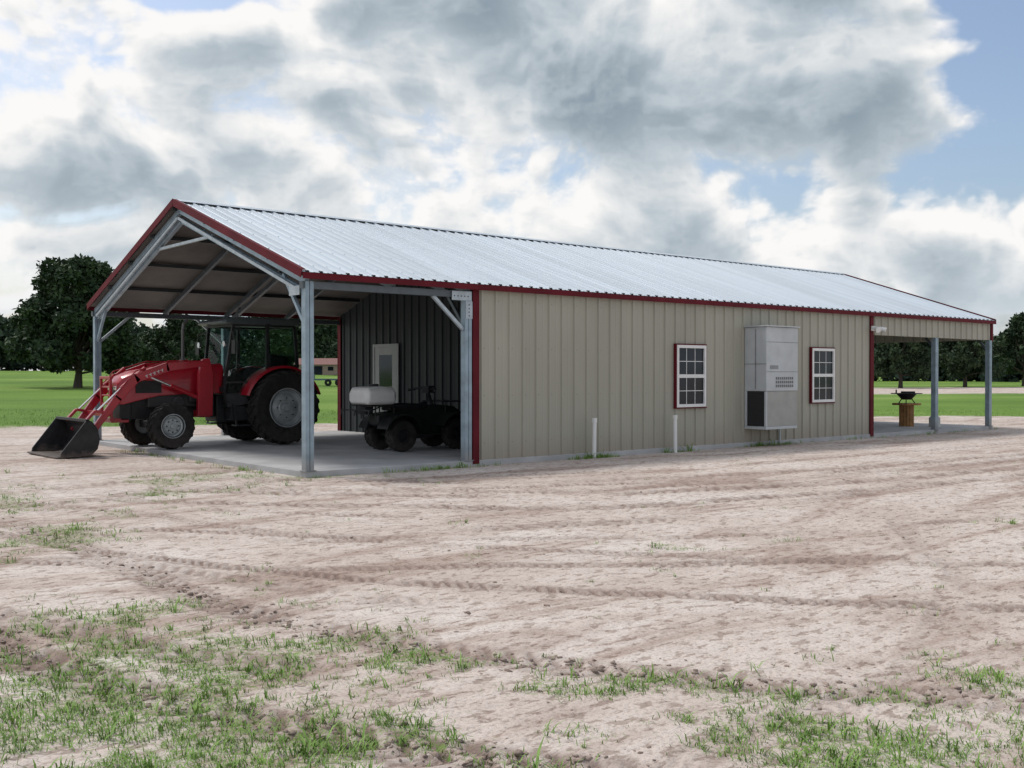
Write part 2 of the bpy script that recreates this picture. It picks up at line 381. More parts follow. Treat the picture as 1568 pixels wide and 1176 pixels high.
wall_y('porch_end_wall',.07,BW,XE,SL,zt,1)
wall_y('far_gable_panel',.07,BW,21.3,2.47,zt,1)
m=MB()
for zz in (.35,1.15,1.95,2.75):
    x=XS+.12+.06+.085
    while x<XE-.15:
        if not ((8.0<x<9.1 or 12.6<x<13.7) and .8<zz<2.2) and not 10.2<x<11.45: m.box(x-.008,x+.008,-.028,-.0225,zz-.008,zz+.008)
        x+=.3048
m.obj('wall_screws',mat('screw_tan',(.26,.24,.19),.5,.2),bld)
def roof(side):
    p=profile(L0,L1,hgt=.026);v=[];f=[]
    ye=-.11 if side<0 else BW+.11; ze=ZE-.11*(ZR-ZE)/RY
    d=Vector((0,(RY-ye),(ZR-ze)))
    nrm=Vector((0,-abs(d.z)*(1 if side<0 else -1),abs(d.y))).normalized()
    K=6
    for x,h in p:
        for k in range(K+1):
            t=k/K; v.append(Vector((x,ye,ze))+d*t+nrm*h)
    for i in range(len(p)-1):
        for k in range(K): a=i*(K+1)+k; b=a+K+1; f.append((a,b,b+1,a+1) if side<0 else (a,a+1,b+1,b))
    MB().add(v,f).obj('roof_panel_near' if side<0 else 'roof_panel_rear',ROOFM,bld)
    m=MB(); x=L0+.06
    while x+.06<L1:
        m.beam((x+.028,ye-.004*side*-1,ze+.008),(x+.028,ye+(.03 if side<0 else -.03),ze+.018),.052,.026); x+=.2286
    m.obj('eave_closures',BLACK,bld)
    m=MB()
    for r in range(5):
        t=.08+.21*r;x=L0+.06+.11
        while x<L1-.1:
            q=Vector((x,ye,ze))+d*t;m.beam(q,q+nrm*.010,.016,.016);x+=.2286
    m.obj('roof_screws',GALV,bld)
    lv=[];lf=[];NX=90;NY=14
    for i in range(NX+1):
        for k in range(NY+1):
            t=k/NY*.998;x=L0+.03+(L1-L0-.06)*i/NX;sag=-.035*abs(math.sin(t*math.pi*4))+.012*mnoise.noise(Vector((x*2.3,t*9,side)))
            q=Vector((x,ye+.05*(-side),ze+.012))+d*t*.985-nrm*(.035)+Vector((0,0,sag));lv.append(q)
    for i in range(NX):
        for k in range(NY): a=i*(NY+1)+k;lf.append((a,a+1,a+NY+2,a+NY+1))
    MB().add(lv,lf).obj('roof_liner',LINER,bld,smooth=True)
    y=-.125 if side<0 else BW+.125
    MB().box(L0,L1,min(y,y+.008*side),max(y,y+.008*side),ze-.10,ze-.008).obj('eave_trim',REDTRIM,bld)
    for xx,nm in ((L0-.012,'front_rake_trim'),(L1+.012,'rear_rake_trim')):
        m=MB();a=Vector((xx,ye,ze-.028));b=Vector((xx,RY,ZR-.028));m.beam(a,b,.014,.115)
        o=Vector((.03*(1 if xx<0 else -1),0,.066))
        m.beam(a+o,b+o,.07,.012)
        m.obj(nm,REDTRIM,bld)
roof(-1);roof(1)
m=MB();sl=(ZR-ZE)/RY
for sgn in (-1,1):
    m.add([(L0-.01,RY,ZR+.045),(L1+.01,RY,ZR+.045),(L1+.01,RY+sgn*.17,ZR+.045-.17*sl-.004),(L0-.01,RY+sgn*.17,ZR+.045-.17*sl-.004)],[(0,1,2,3)])
m.obj('ridge_cap',ROOFM,bld)
m=MB();x=L0+.15
while x<L1:
    m.box(x,x+.14,RY-.175,RY-.155,ZR-.055,ZR-.018); x+=.4572
m.obj('ridge_closures',BLACK,bld)
m=MB()
m.box(XS+.02,XS+.135,-.058,-.030,SL-.06,ZE-.13);m.box(XS+.005,XS+.02,-.058,.07,SL-.06,ZE-.13)
m.box(XE-.10,XE+.03,-.058,-.030,SL-.06,ZE-.13);m.box(XE+.03,XE+.045,-.058,.07,SL-.06,2.47)
m.box(21.3,21.40,-.058,-.030,2.44,ZE-.12);m.box(21.385,21.40,-.030,.08,2.44,ZE-.12)
m.box(XW-.05,XW-.030,BW-.10,BW+.02,SL,ZE-.1);m.box(XW-.05,XW+.08,BW+.036,BW+.05,SL,ZE-.1)
m.obj('corner_trim',REDTRIM,bld)
MB().box(XS+.14,XE-.1,-.045,-.020,-.05,SL-.022).obj('base_strip',WHITE,bld)
def post(x,y,name='post',top=ZE-.16):
    m=MB();m.box(x-.07,x-.004,y-.065,y+.065,SL-.08,top);m.box(x+.004,x+.07,y-.065,y+.065,SL-.08,top)
    m.box(x-.10,x+.10,y-.09,y+.09,SL,SL+.012)
    return m.obj(name,GALV,bld,bevel=.006)
for x in (0.02,3.05-.08):
    post(x,.02,'post');post(x,BW-.02,'post')
for x in (18.29,21.25): post(x,.0,'porch_post',2.46);post(x,BW,'porch_post',2.46)
def frame(x,double=False,knee=True):
    m=MB()
    for sg in (0,1):
        y0=.0 if sg==0 else BW
        m.beam((x,y0,ZE-.16),(x,RY,ZR-.16),.065,.10)
        if double: m.beam((x+.03,y0+(.12 if sg==0 else -.12),ZE-.30),(x+.03,RY,ZR-.34),.07,.085)
        yk=.75 if sg==0 else BW-.75
        if knee: m.beam((x+.01,y0+(.05 if sg==0 else -.05),2.22),(x+.01,yk,zr(yk)-.26),.05,.055)
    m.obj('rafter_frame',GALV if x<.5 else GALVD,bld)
    if double:
        m=MB();m.beam((x+.035,RY-1.35,zr(RY-1.35)-.30),(x+.035,RY+1.35,zr(RY+1.35)-.30),.045,.05)
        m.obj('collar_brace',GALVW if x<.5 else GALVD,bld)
frame(.0,True);frame(1.52,False,False);frame(3.0,True);frame(4.57,False,False)
for x in (18.3,21.2):frame(x)
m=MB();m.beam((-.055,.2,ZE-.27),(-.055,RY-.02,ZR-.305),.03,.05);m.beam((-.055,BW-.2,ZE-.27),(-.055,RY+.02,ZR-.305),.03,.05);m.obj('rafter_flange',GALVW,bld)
m=MB()
for y in (1.1,2.3,3.5,RY-.12,RY+.12,6.0,7.2,8.4): m.box(L0+.05,XW-.1,y-.035,y+.035,zr(y)-.125,zr(y)-.065);m.box(XE+.1,L1-.1,y-.035,y+.035,zr(y)-.125,zr(y)-.065)
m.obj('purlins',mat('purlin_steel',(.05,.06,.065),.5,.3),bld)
m=MB()
for y in (.02,BW-.02):
    m.box(L0+.05,XW-.05 if y>1 else XS,y-.05,y+.05,ZE-.27,ZE-.165)
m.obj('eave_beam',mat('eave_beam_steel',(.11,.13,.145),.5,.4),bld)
m=MB()
for (x,sg,y) in ((2.9,-1,.02),(.1,1,BW-.02),(2.9,-1,BW-.02)):
    m.beam((x,y,2.25),(x+sg*.62,y,ZE-.26),.05,.055)
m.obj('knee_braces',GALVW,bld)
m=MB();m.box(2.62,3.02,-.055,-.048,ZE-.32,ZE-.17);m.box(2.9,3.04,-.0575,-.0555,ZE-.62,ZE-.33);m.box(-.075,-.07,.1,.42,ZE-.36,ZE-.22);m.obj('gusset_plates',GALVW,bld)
m=MB()
for k in range(5): m.box(2.66+k*.07,2.68+k*.07,-.058,-.0553,ZE-.26,ZE-.24)
for k in range(4): m.box(2.96,2.98,-.0605,-.058,ZE-.58+k*.06,ZE-.56+k*.06)
m.obj('gusset_bolts',DARKP,bld)
def window(x0,x1,z0,z1):
    y=-.055
    m=MB();m.box(x0,x1,y-.03,y+.03,z0,z0+.025);m.box(x0,x1,y-.03,y+.03,z1-.025,z1);m.box(x0,x0+.025,y-.03,y+.03,z0+.025,z1-.025);m.box(x1-.025,x1,y-.03,y+.03,z0+.025,z1-.025);m.obj('window_trim',REDTRIM,bld)
    a,b,c,d=x0+.026,x1-.026,z0+.026,z1-.026
    m=MB();t=.06;zm=(c+d)/2
    m.box(a,b,y-.042,y+.02,c,c+t);m.box(a,b,y-.042,y+.02,d-t,d);m.box(a,a+t,y-.042,y+.02,c+t,d-t);m.box(b-t,b,y-.042,y+.02,c+t,d-t);m.box(a+t,b-t,y-.038,y+.02,zm-.035,zm+.035)
    for k in (1,2):
        xx=a+t+(b-a-2*t)*k/3;m.box(xx-.007,xx+.007,y-.010,y,c+t,zm-.03);m.box(xx-.007,xx+.007,y-.010,y,zm+.03,d-t)
    for (e,f_) in ((c+t,zm-.03),(zm+.03,d-t)):
        zz=(e+f_)/2;m.box(a+t,b-t,y-.009,y-.001,zz-.007,zz+.007)
    m.obj('window_frame',WHITE,bld,bevel=.002)
    MB().box(a+t*.5,b-t*.5,y-.006,y+.004,c+t*.5,d-t*.5).obj('window_glass',GLASS,bld)
window(8.08,9.02,.83,2.12);window(12.66,13.6,.85,2.13)
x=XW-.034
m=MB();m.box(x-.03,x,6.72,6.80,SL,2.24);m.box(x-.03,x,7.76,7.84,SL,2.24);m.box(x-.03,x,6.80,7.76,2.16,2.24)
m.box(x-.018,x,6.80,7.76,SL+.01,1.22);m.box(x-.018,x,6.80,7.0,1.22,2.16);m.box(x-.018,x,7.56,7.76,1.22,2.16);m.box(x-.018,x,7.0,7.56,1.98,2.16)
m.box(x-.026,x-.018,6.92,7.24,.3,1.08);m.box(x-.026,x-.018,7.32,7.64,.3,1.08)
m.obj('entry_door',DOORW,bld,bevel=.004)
MB().box(x-.012,x-.004,7.0,7.56,1.22,1.98).obj('door_glass',GLASS,bld)
MB().cyl((x-.07,6.88,1.05),(x-.018,6.88,1.05),.028).obj('door_knob',CHROME,bld,smooth='auto')
# ---------------------------------------------------------------- air conditioner
ac=empty('air_conditioning_unit',(10.28,-.055,0))
m=MB();m.box(0,1.10,-.56,0,1.16,2.50);m.obj('upper_cabinet',ACM,ac,bevel=.012)
m=MB();m.box(.005,1.095,-.55,-.0,.36,.42);m.box(.005,.05,-.55,-.50,.42,1.157);m.box(.005,.05,-.05,0,.42,1.157);m.box(.05,1.095,-.04,0,.42,1.157)
m.obj('lower_frame',ACM,ac,bevel=.006)
MB().box(.05,1.095,-.55,-.041,.42,1.157).obj('lower_front_panel',ACT,ac,bevel=.008)
m=MB();m.box(.03,.047,-.495,-.055,.43,1.15);m.obj('condenser_coil',mat('coil_black',(.03,.03,.032),.8,0,.4,40,stretch=(1,20,1)),ac)
m=MB()
for k in range(14): m.box(.022,.030,-.495,-.055,.45+k*.05,.462+k*.05)
m.obj('coil_guard',DARKP,ac)
m=MB()
for r in range(3):
    for k in range(9): m.box(.32+k*.07,.365+k*.07,-.566,-.561,1.24+r*.08,1.295+r*.08)
m.obj('louvre_slots',mat('louvre_dark',(.16,.165,.17),.6),ac)
m=MB();m.box(.0,1.1,-.565,-.5605,1.56,1.572);m.box(.0,1.1,-.565,-.5605,2.18,2.19);m.box(.12,.4,-.565,-.5605,1.62,1.70);m.box(-.004,-.0005,-.56,0,1.72,1.735)
m.box(-.004,-.0005,-.30,-.27,1.2,2.46);m.obj('panel_seams',mat('seam_grey',(.25,.26,.27),.6),ac)
MB().box(-.03,1.13,-.60,.0,2.505,2.53).obj('rain_cap',ACM,ac)
MB().tube([(1.2,-.03,.05),(1.2,-.03,1.5),(1.1,-.1,1.55)],.018).obj('conduit',GALVW,ac)
for i,(x,yy) in enumerate(((5.62,-.30),(7.82,-.30))):
    e=empty('pvc_pipe' if i==0 else 'pvc_pipe.001',(x,yy,0))
    m=MB();m.cyl((0,0,-.08),(.012*(1-2*i),0,.66),.038,.038,18);m.cyl((.0118*(1-2*i),0,.64),(.0125*(1-2*i),0,.72),.047,.047,18);m.obj('pipe',WHITE,e,smooth='auto')
e=empty('security_light',(15.2,-.085,2.62))
m=MB();m.box(-.06,.06,-.03,.02,-.06,.06);m.cyl((0,-.03,0),(0,-.1,-.02),.02);m.obj('mount',WHITE,e,bevel=.005)
m=MB();m.cyl((-.09,-.1,0),(-.16,-.24,-.05),.045,.07);m.cyl((.09,-.1,0),(.16,-.24,-.05),.045,.07);m.cyl((-.1,-.1,0),(.1,-.1,0),.02);m.obj('lamp_heads',WHITE,e,smooth='auto')
# ---------------------------------------------------------------- wheels
def wheel(c,R,Wd,rr,nl,parent,side,rimmat=RIM,lh=.035):
    h=R-rr;w=Wd/2
    m=MB();prof=[(-w*.82,rr-.01),(-w*.95,rr+.15*h),(-w*1.02,rr+.5*h),(-w*.96,rr+.82*h),(-w*.80,R-lh-.01),(-w*.4,R-lh),(0,R-lh+.006),(w*.4,R-lh),(w*.80,R-lh-.01),(w*.96,rr+.82*h),(w*1.02,rr+.5*h),(w*.95,rr+.15*h),(w*.82,rr-.01),(w*.8,rr-.03),(-w*.8,rr-.03),(-w*.82,rr-.01)]
    m.lathe(c,prof,48);m.obj('tyre',RUB,parent,smooth='auto')
    m=MB();st=2*math.pi/nl
    for sg in (-1,1):
        for k in range(nl):
            t0=k*st+(st/2 if sg>0 else 0);dt=.30*st;sk=st*.9
            vs=[]
            for (yy,tt,r0,r1) in ((-.04*sg,t0,R-lh-.02,R),(w*.78*sg,t0+sk,R-lh-.03,R-.012),(w*1.0*sg,t0+sk*1.15,R-h*.32,R-h*.2)):
                for (rad,q) in ((r0,-dt/2),(r0,dt/2),(r1,dt/2*.8),(r1,-dt/2*.8)):
                    vs.append((c[0]+rad*math.cos(tt+q),c[1]+yy,c[2]+rad*math.sin(tt+q)))
            fs=[(0,1,2,3),(11,10,9,8)]
            for o in (0,4):
                for a in range(4): b=(a+1)%4;fs.append((o+a,o+4+a,o+4+b,o+b))
            m.add(vs,fs)
    m.obj('tyre_lugs',RUB,parent)
    m=MB();s=side
    m.lathe(c,[(s*w*.84,rr+.012),(s*w*.86,rr-.015),(s*w*.70,rr*.9),(s*w*.45,rr*.84),(s*w*.40,rr*.74),(s*w*.55,rr*.6),(s*w*.55,rr*.42),(s*w*.62,rr*.38),(s*w*.62,rr*.22),(s*w*.85,rr*.19),(s*w*.86,.001)],36)
    m.lathe(c,[(-s*w*.8,rr),(-s*w*.3,rr*.85),(-s*w*.3,.01)],24)
    m.obj('rim',rimmat,parent,smooth='auto')
    m=MB()
    for k in range(8):
        t=k*math.pi/4;m.cyl((c[0]+rr*.5*math.cos(t),c[1]+s*w*.5,c[2]+rr*.5*math.sin(t)),(c[0]+rr*.5*math.cos(t),c[1]+s*w*.66,c[2]+rr*.5*math.sin(t)),.014 if R>.4 else .008,n=6)
    m.obj('wheel_bolts',DARKP,parent)
# ---------------------------------------------------------------- tractor (local +x forward, +y left side)
tr=empty('tractor',(2.5,6.45,SL),math.pi)
for sg in (1,-1):
    wheel((0,sg*.84,.76),.76,.44,.40,22,tr,sg,lh=.045)
    wheel((2.32,sg*.74,.45),.45,.30,.235,18,tr,sg)
    m=MB();R=.86;A=[math.radians(a) for a in range(18,165,9)]
    vs=[]
    for a in A:
        for (yy,r) in ((.50,R),(.90,R),(.91,R-.05),(.89,R-.02),(.50,R-.02)): vs.append((r*math.cos(a)*1.02,sg*yy,.76+r*math.sin(a)))
    k=5;fs=[]
    for i in range(len(A)-1):
        for j in range(k): fs.append((i*k+j,i*k+(j+1)%k,(i+1)*k+(j+1)%k,(i+1)*k+j))
    m.add(vs,fs);m.obj('rear_fender',TRED,tr,smooth='auto')
    m=MB();vs=[];fs=[]
    for a in A: vs+=[(R*math.cos(a)*.98,sg*.5,.76+(R-.03)*math.sin(a)),(R*.3*math.cos(a),sg*.5,1.0)]
    for i in range(len(A)-1):fs.append((2*i,2*i+1,2*i+3,2*i+2))
    m.add(vs,fs);m.obj('fender_inner',DARKP,tr)
m=MB();m.box(-.45,1.2,-.28,.28,.48,1.02);m.box(1.2,2.95,-.2,.2,.58,1.05);m.cyl((0,-.7,.76),(0,.7,.76),.13);m.box(2.2,2.44,-.62,.62,.38,.52);m.box(2.2,2.44,-.15,.15,.5,.7)
m.box(2.9,3.12,-.26,.26,.55,.95);m.obj('chassis',DARKP,tr,bevel=.02)
m=MB();m.box(1.35,2.6,-.30,.30,.80,1.12);m.cyl((1.5,.32,.95),(1.8,.32,.95),.08);m.cyl((2.0,.3,.9),(2.0,.36,.9),.12);m.obj('engine',mat('engine_grey',(.05,.05,.052),.6,.3),tr,bevel=.02)
def loft(secs,name,material,parent,bevel=.0):
    m=MB();k=len(secs[0][1]);vs=[];fs=[]
    for x,p in secs: vs+=[(x,a,b) for a,b in p]
    for i in range(len(secs)-1):
        for j in range(k): fs.append((i*k+j,i*k+(j+1)%k,(i+1)*k+(j+1)%k,(i+1)*k+j))
    fs+=[tuple(range(k-1,-1,-1)),tuple(range((len(secs)-1)*k,len(secs)*k))]
    m.add(vs,fs);return m.obj(name,material,parent,smooth='auto',bevel=bevel)
def hs(w,z0,z1,r=.09): return [(-w,z0),(w,z0),(w,z1-r*1.6),(w-r*.35,z1-r*.55),(w-r*1.4,z1),(-w+r*1.4,z1),(-w+r*.35,z1-r*.55),(-w,z1-r*1.6)]
loft([(1.08,hs(.36,1.06,1.66)),(1.7,hs(.35,1.06,1.64)),(2.4,hs(.335,1.02,1.58)),(2.85,hs(.32,.92,1.50)),(3.08,hs(.30,.86,1.40)),(3.17,hs(.26,.88,1.28))],'hood',TRED,tr,bevel=.01)
m=MB()
for sg in (-1,1):
    m.box(2.35,2.85,min(sg*.345,sg*.335),max(sg*.345,sg*.335),1.08,1.32)
m.box(3.165,3.18,-.2,.2,.92,1.2);m.obj('grille',DARKP,tr)
m=MB()
for sg in (-1,1): m.box(3.165,3.19,sg*.16-.07,sg*.16+.07,1.13,1.21)
m.obj('headlights',CHROME,tr,bevel=.01)
gm,nt,b=newmat('cab_glass');b.inputs['Base Color'].default_value=(.01,.02,.018,1);b.inputs['Roughness'].default_value=.04
ts=nt.nodes.new('ShaderNodeBsdfTransparent');ts.inputs[0].default_value=(.78,.92,.88,1);mx=nt.nodes.new('ShaderNodeMixShader');fr=nt.nodes.new('ShaderNodeFresnel');fr.inputs[0].default_value=1.5
ad=nt.nodes.new('ShaderNodeMath');ad.operation='ADD';ad.inputs[1].default_value=.10;nt.links.new(fr.outputs[0],ad.inputs[0])
nt.links.new(ad.outputs[0],mx.inputs[0]);nt.links.new(ts.outputs[0],mx.inputs[1]);nt.links.new(b.outputs[0],mx.inputs[2]);nt.links.new(mx.outputs[0],nt.nodes['Material Output'].inputs[0])
m=MB();g=MB()
for sg in (-1,1):
    P={'fb':(1.14,sg*.50,1.12),'ft':(.98,sg*.60,2.44),'bb':(.30,sg*.70,.95),'bt':(.28,sg*.68,2.44),'rb':(-.42,sg*.64,1.58),'rt':(-.36,sg*.62,2.44),'fl':(1.10,sg*.56,.82)}
    for a,b_ in (('fb','ft'),('bb','bt'),('rb','rt'),('fl','fb')): m.beam(P[a],P[b_],.06,.06,up=(1,0,0))
    m.beam(P['ft'],P['bt'],.06,.06);m.beam(P['bt'],P['rt'],.06,.06);m.beam((.30,sg*.68,1.58),P['rb'],.06,.07);m.beam(P['fl'],P['bb'],.06,.08)
    m.beam((1.12,sg*.55,1.28),(.30,sg*.70,1.28),.04,.035)
    g.add([P['fl'],P['bb'],P['bt'],P['ft']],[(0,1,2,3)]);g.add([(.30,sg*.68,1.58),P['rb'],P['rt'],P['bt']],[(0,1,2,3)])
    m.add([(1.10,sg*.57,.80),(.30,sg*.705,.92),(.30,sg*.705,1.1),(1.12,sg*.565,1.05)],[(0,1,2,3)])
    m.box(.55,1.05,min(sg*.32,sg*.62),max(sg*.32,sg*.62),.52,.80)
    m.box(.62,.98,min(sg*.5,sg*.74),max(sg*.5,sg*.74),.40,.43);m.beam((.64,sg*.7,.42),(.6,sg*.66,.85),.03,.03);m.beam((.96,sg*.7,.42),(1.0,sg*.64,.85),.03,.03)
    m.tube([(1.0,sg*.6,2.3),(1.1,sg*.85,2.28),(1.1,sg*.88,2.1)],.012);m.box(1.085,1.115,min(sg*.8,sg*.97),max(sg*.8,sg*.97),1.85,2.12)
m.beam((1.14,-.5,1.14),(1.14,.5,1.14),.07,.1);m.beam((.98,-.6,2.44),(.98,.6,2.44),.06,.06);m.beam((-.36,-.62,2.44),(-.36,.62,2.44),.06,.06);m.beam((-.42,-.64,1.58),(-.42,.64,1.58),.06,.08)
m.box(-.42,.30,-.6,.6,1.0,1.08);m.box(.25,1.1,-.5,.5,.78,.84);m.box(-.44,-.40,-.5,.5,1.0,1.55);m.obj('cab_frame',DARKP,tr)
g.add([(1.14,-.5,1.15),(1.14,.5,1.15),(.98,.6,2.44),(.98,-.6,2.44)],[(0,1,2,3)]);g.add([(-.42,-.64,1.58),(-.42,.64,1.58),(-.36,.62,2.44),(-.36,-.62,2.44)],[(0,1,2,3)])
g.obj('cab_glass',gm,tr)
loft([(-.52,[(-.55,2.46),(.55,2.46),(.55,2.53),(-.55,2.53)]),(-.45,[(-.70,2.45),(.70,2.45),(.66,2.57),(-.66,2.57)]),(.9,[(-.72,2.45),(.72,2.45),(.66,2.59),(-.66,2.59)]),(1.15,[(-.68,2.46),(.68,2.46),(.62,2.55),(-.62,2.55)]),(1.22,[(-.6,2.47),(.6,2.47),(.58,2.51),(-.58,2.51)])],'cab_roof',mat('cab_roof_dark',(.075,.09,.092),.4),tr,bevel=.01)
m=MB();m.box(-.2,.25,-.25,.25,1.08,1.25);m.beam((-.22,0,1.2),(-.32,0,1.85),.46,.12);m.obj('seat',mat('seat_vinyl',(.03,.03,.032),.6),tr,bevel=.04)
m=MB();m.cyl((.85,0,1.0),(.68,0,1.55),.05);m.box(.8,1.05,-.25,.25,1.0,1.4)
for k in range(20):
    t=k*math.pi/10;t2=(k+1)*math.pi/10
    f_=lambda t:(.67-.06*math.sin(t),.2*math.cos(t),1.57+.17*math.sin(t)*.5+.0)
    m.cyl(f_(t),f_(t2),.014,n=6)
m.obj('steering',DARKP,tr)
m=MB();m.tube([(1.62,-.40,1.45),(1.62,-.40,2.35),(1.60,-.40,2.48),(1.52,-.40,2.56)],.032);m.cyl((1.62,-.40,1.3),(1.62,-.40,1.75),.06);m.obj('exhaust_stack',mat('exhaust_steel',(.12,.12,.12),.5,.6),tr,smooth='auto')
m=MB();m.cyl((1.16,.62,2.05),(1.20,.62,2.05),.06);m.cyl((1.16,-.62,2.05),(1.2,-.62,2.05),.06);m.obj('work_lights',CHROME,tr)
m=MB();cy=MB();rod=MB()
for sg in (-1,1):
    y=sg*.55
    m.prism([(1.42,.62),(1.72,.62),(1.70,1.45),(1.62,1.74),(1.48,1.76),(1.40,1.45)],min(y-.05,y+.05),max(y-.05,y+.05))
    m.beam((1.55,sg*.2,.66),(1.55,y,.66),.2,.14)
    def seg(a,b,h0,h1):
        dx,dz=b[0]-a[0],b[1]-a[1];l=math.hypot(dx,dz);nx,nz=-dz/l,dx/l
        m.prism([(a[0]-nx*h0,a[1]-nz*h0),(b[0]-nx*h1,b[1]-nz*h1),(b[0]+nx*h1,b[1]+nz*h1),(a[0]+nx*h0,a[1]+nz*h0)],y-.04+sg*.012,y+.04+sg*.012)
    seg((1.50,1.66),(2.35,1.58),.05,.085);seg((2.30,1.585),(2.95,1.36),.09,.085);seg((2.90,1.40),(3.28,.98),.085,.075);seg((3.25,1.02),(3.74,.36),.074,.05)
    cy.cyl((1.62,y,.95),(2.25,y,1.22),.042);rod.cyl((2.25,y,1.22),(2.72,y,1.42),.022)
    cy.cyl((2.75,y,1.56),(3.2,y,1.18),.036);rod.cyl((3.2,y,1.18),(3.66,y,.74),.018)
    m.beam((3.42,y,.72),(3.68,y,.76),.09,.05);m.beam((3.68,y,.76),(3.86,y,.56),.09,.05)
    cy.tube([(1.6,y+.05*sg,1.7),(2.3,y+.06*sg,1.70),(2.95,y+.06*sg,1.5),(3.3,y+.06*sg,1.08)],.012,6)
m.beam((3.45,-.55,.70),(3.45,.55,.70),.09,.09)
for sg in (-1,1): m.beam((3.28,sg*.26,.55),(3.30,sg*.26,1.36),.05,.05)
for k in range(5): m.beam((3.29,-.26,.72+k*.16),(3.29,.26,.72+k*.16),.03,.035)
m.beam((3.30,-.30,1.38),(3.30,.30,1.38),.05,.05);m.box(2.95,3.28,-.26,.26,.52,.6)
m.obj('loader_frame',TRED,tr,bevel=.008);cy.obj('hydraulic_cylinders',mat('hyd_red',(.32,.010,.018),.35),tr,smooth='auto');rod.obj('hydraulic_rods',CHROME,tr,smooth='auto')
m=MB()
for k in range(5):
    q=2.42+k*.075
    m.box(q,q+.014,.604,.607,1.49-k*.028,1.55-k*.028);m.box(q+.014,q+.045,.604,.607,1.515-k*.028,1.53-k*.028)
m.obj('boom_decal',mat('decal_grey',(.55,.55,.55),.5),tr)
m=MB();prof=[(4.42,-.05),(4.05,-.055),(3.85,-.03),(3.74,.08),(3.70,.25),(3.74,.45),(3.82,.56),(3.92,.60)]
inner=[(x+(.02 if i>1 else 0),z+.02) for i,(x,z) in enumerate(prof)]
m.prism(prof+inner[::-1],-.90,.90)
for sg in (-1,1): m.prism([(4.40,-.05),(4.05,-.05),(3.86,-.02),(3.75,.09),(3.71,.25),(3.75,.44),(3.82,.55),(3.95,.60),(4.15,.34),(4.38,.04)],min(sg*.89,sg*.925),max(sg*.89,sg*.925))
m.box(4.30,4.47,-.93,.93,-.062,-.035)
for y in (-.5,-.16,.16,.5): m.prism([(3.66,.1),(3.74,.05),(3.73,.5),(3.64,.48),(3.60,.3)],y-.012,y+.012)
m.beam((3.92,-.9,.60),(3.92,.9,.60),.06,.05);m.obj('bucket',BUCK,tr,bevel=.004)
# ---------------------------------------------------------------- quad bike (local +x forward)
qb=empty('quad_bike',(3.22,2.72,SL))
for sg in (1,-1):
    wheel((0,sg*.36,.30),.30,.25,.15,16,qb,sg,DARKP,.022);wheel((1.25,sg*.37,.30),.30,.22,.15,16,qb,sg,DARKP,.022)
def fender(cx,sg,mb,a0,a1,R=.37,w0=.18,w1=.50):
    A=[math.radians(a) for a in np.linspace(a0,a1,9)];vs=[];fs=[]
    for a in A:
        for yy,r in ((w0,R+.02),(w1,R),(w1,R-.03),(w0,R-.02)): vs.append((cx+r*math.cos(a)*1.1,sg*yy,.34+r*math.sin(a)))
    for i in range(len(A)-1):
        for j in range(4): fs.append((i*4+j,i*4+(j+1)%4,(i+1)*4+(j+1)%4,(i+1)*4+j))
    mb.add(vs,fs)
m=MB()
for sg in (-1,1): fender(0,sg,m,20,165);fender(1.25,sg,m,15,160)
m.obj('fenders',ATVP,qb,smooth='auto')
loft([(-.38,[(-.16,.5),(.16,.5),(.16,.7),(-.16,.7)]),(.1,[(-.18,.35),(.18,.35),(.17,.76),(-.17,.76)]),(.7,[(-.2,.3),(.2,.3),(.14,.78),(-.14,.78)]),(1.0,[(-.2,.32),(.2,.32),(.17,.86),(-.17,.86)]),(1.35,[(-.2,.4),(.2,.4),(.2,.82),(-.2,.82)]),(1.58,[(-.16,.5),(.16,.5),(.16,.70),(-.16,.70)])],'body',ATVP,qb,bevel=.03)
loft([(-.12,[(-.14,.76),(.14,.76),(.13,.88),(-.13,.88)]),(.25,[(-.15,.75),(.15,.75),(.13,.90),(-.13,.90)]),(.68,[(-.1,.76),(.1,.76),(.08,.88),(-.08,.88)]),(.80,[(-.09,.8),(.09,.8),(.06,.94),(-.06,.94)])],'seat',DARKP,qb,bevel=.03)
m=MB();m.tube([(.98,0,.8),(.86,0,1.08)],.035);m.tube([(.74,-.42,1.14),(.84,-.22,1.18),(.86,0,1.10),(.84,.22,1.18),(.74,.42,1.14)],.018)
m.cyl((.70,-.44,1.135),(.80,-.33,1.16),.026);m.cyl((.70,.44,1.135),(.80,.33,1.16),.026);m.box(.80,.96,-.11,.11,1.08,1.22)
for xr,zr_ in ((-.28,.86),(1.3,.92)):
    m.tube([(xr-.33,-.34,zr_),(xr+.3,-.34,zr_),(xr+.3,.34,zr_),(xr-.33,.34,zr_),(xr-.33,-.34,zr_)],.013)
    for k in range(5): m.cyl((xr-.25+k*.12,-.34,zr_),(xr-.25+k*.12,.34,zr_),.009,n=6)
    for yy in (-.25,.25): m.cyl((xr-.2,yy,zr_-.25),(xr-.2,yy,zr_),.012);m.cyl((xr+.2,yy,zr_-.2),(xr+.2,yy,zr_),.012)
m.tube([(1.55,-.3,.45),(1.68,-.28,.6),(1.68,.28,.6),(1.55,.3,.45)],.018);m.box(.35,.95,-.36,-.2,.28,.31);m.box(.35,.95,.2,.36,.28,.31)
m.cyl((0,-.3,.3),(0,.3,.3),.04);m.cyl((1.25,-.3,.3),(1.25,.3,.3),.03);m.obj('racks_and_handlebars',DARKP,qb,smooth='auto')
m=MB();m.box(.3,.9,-.17,.17,.22,.5);m.obj('engine',mat('engine_grey',(.05,.05,.052),.6,.3),qb,bevel=.03)
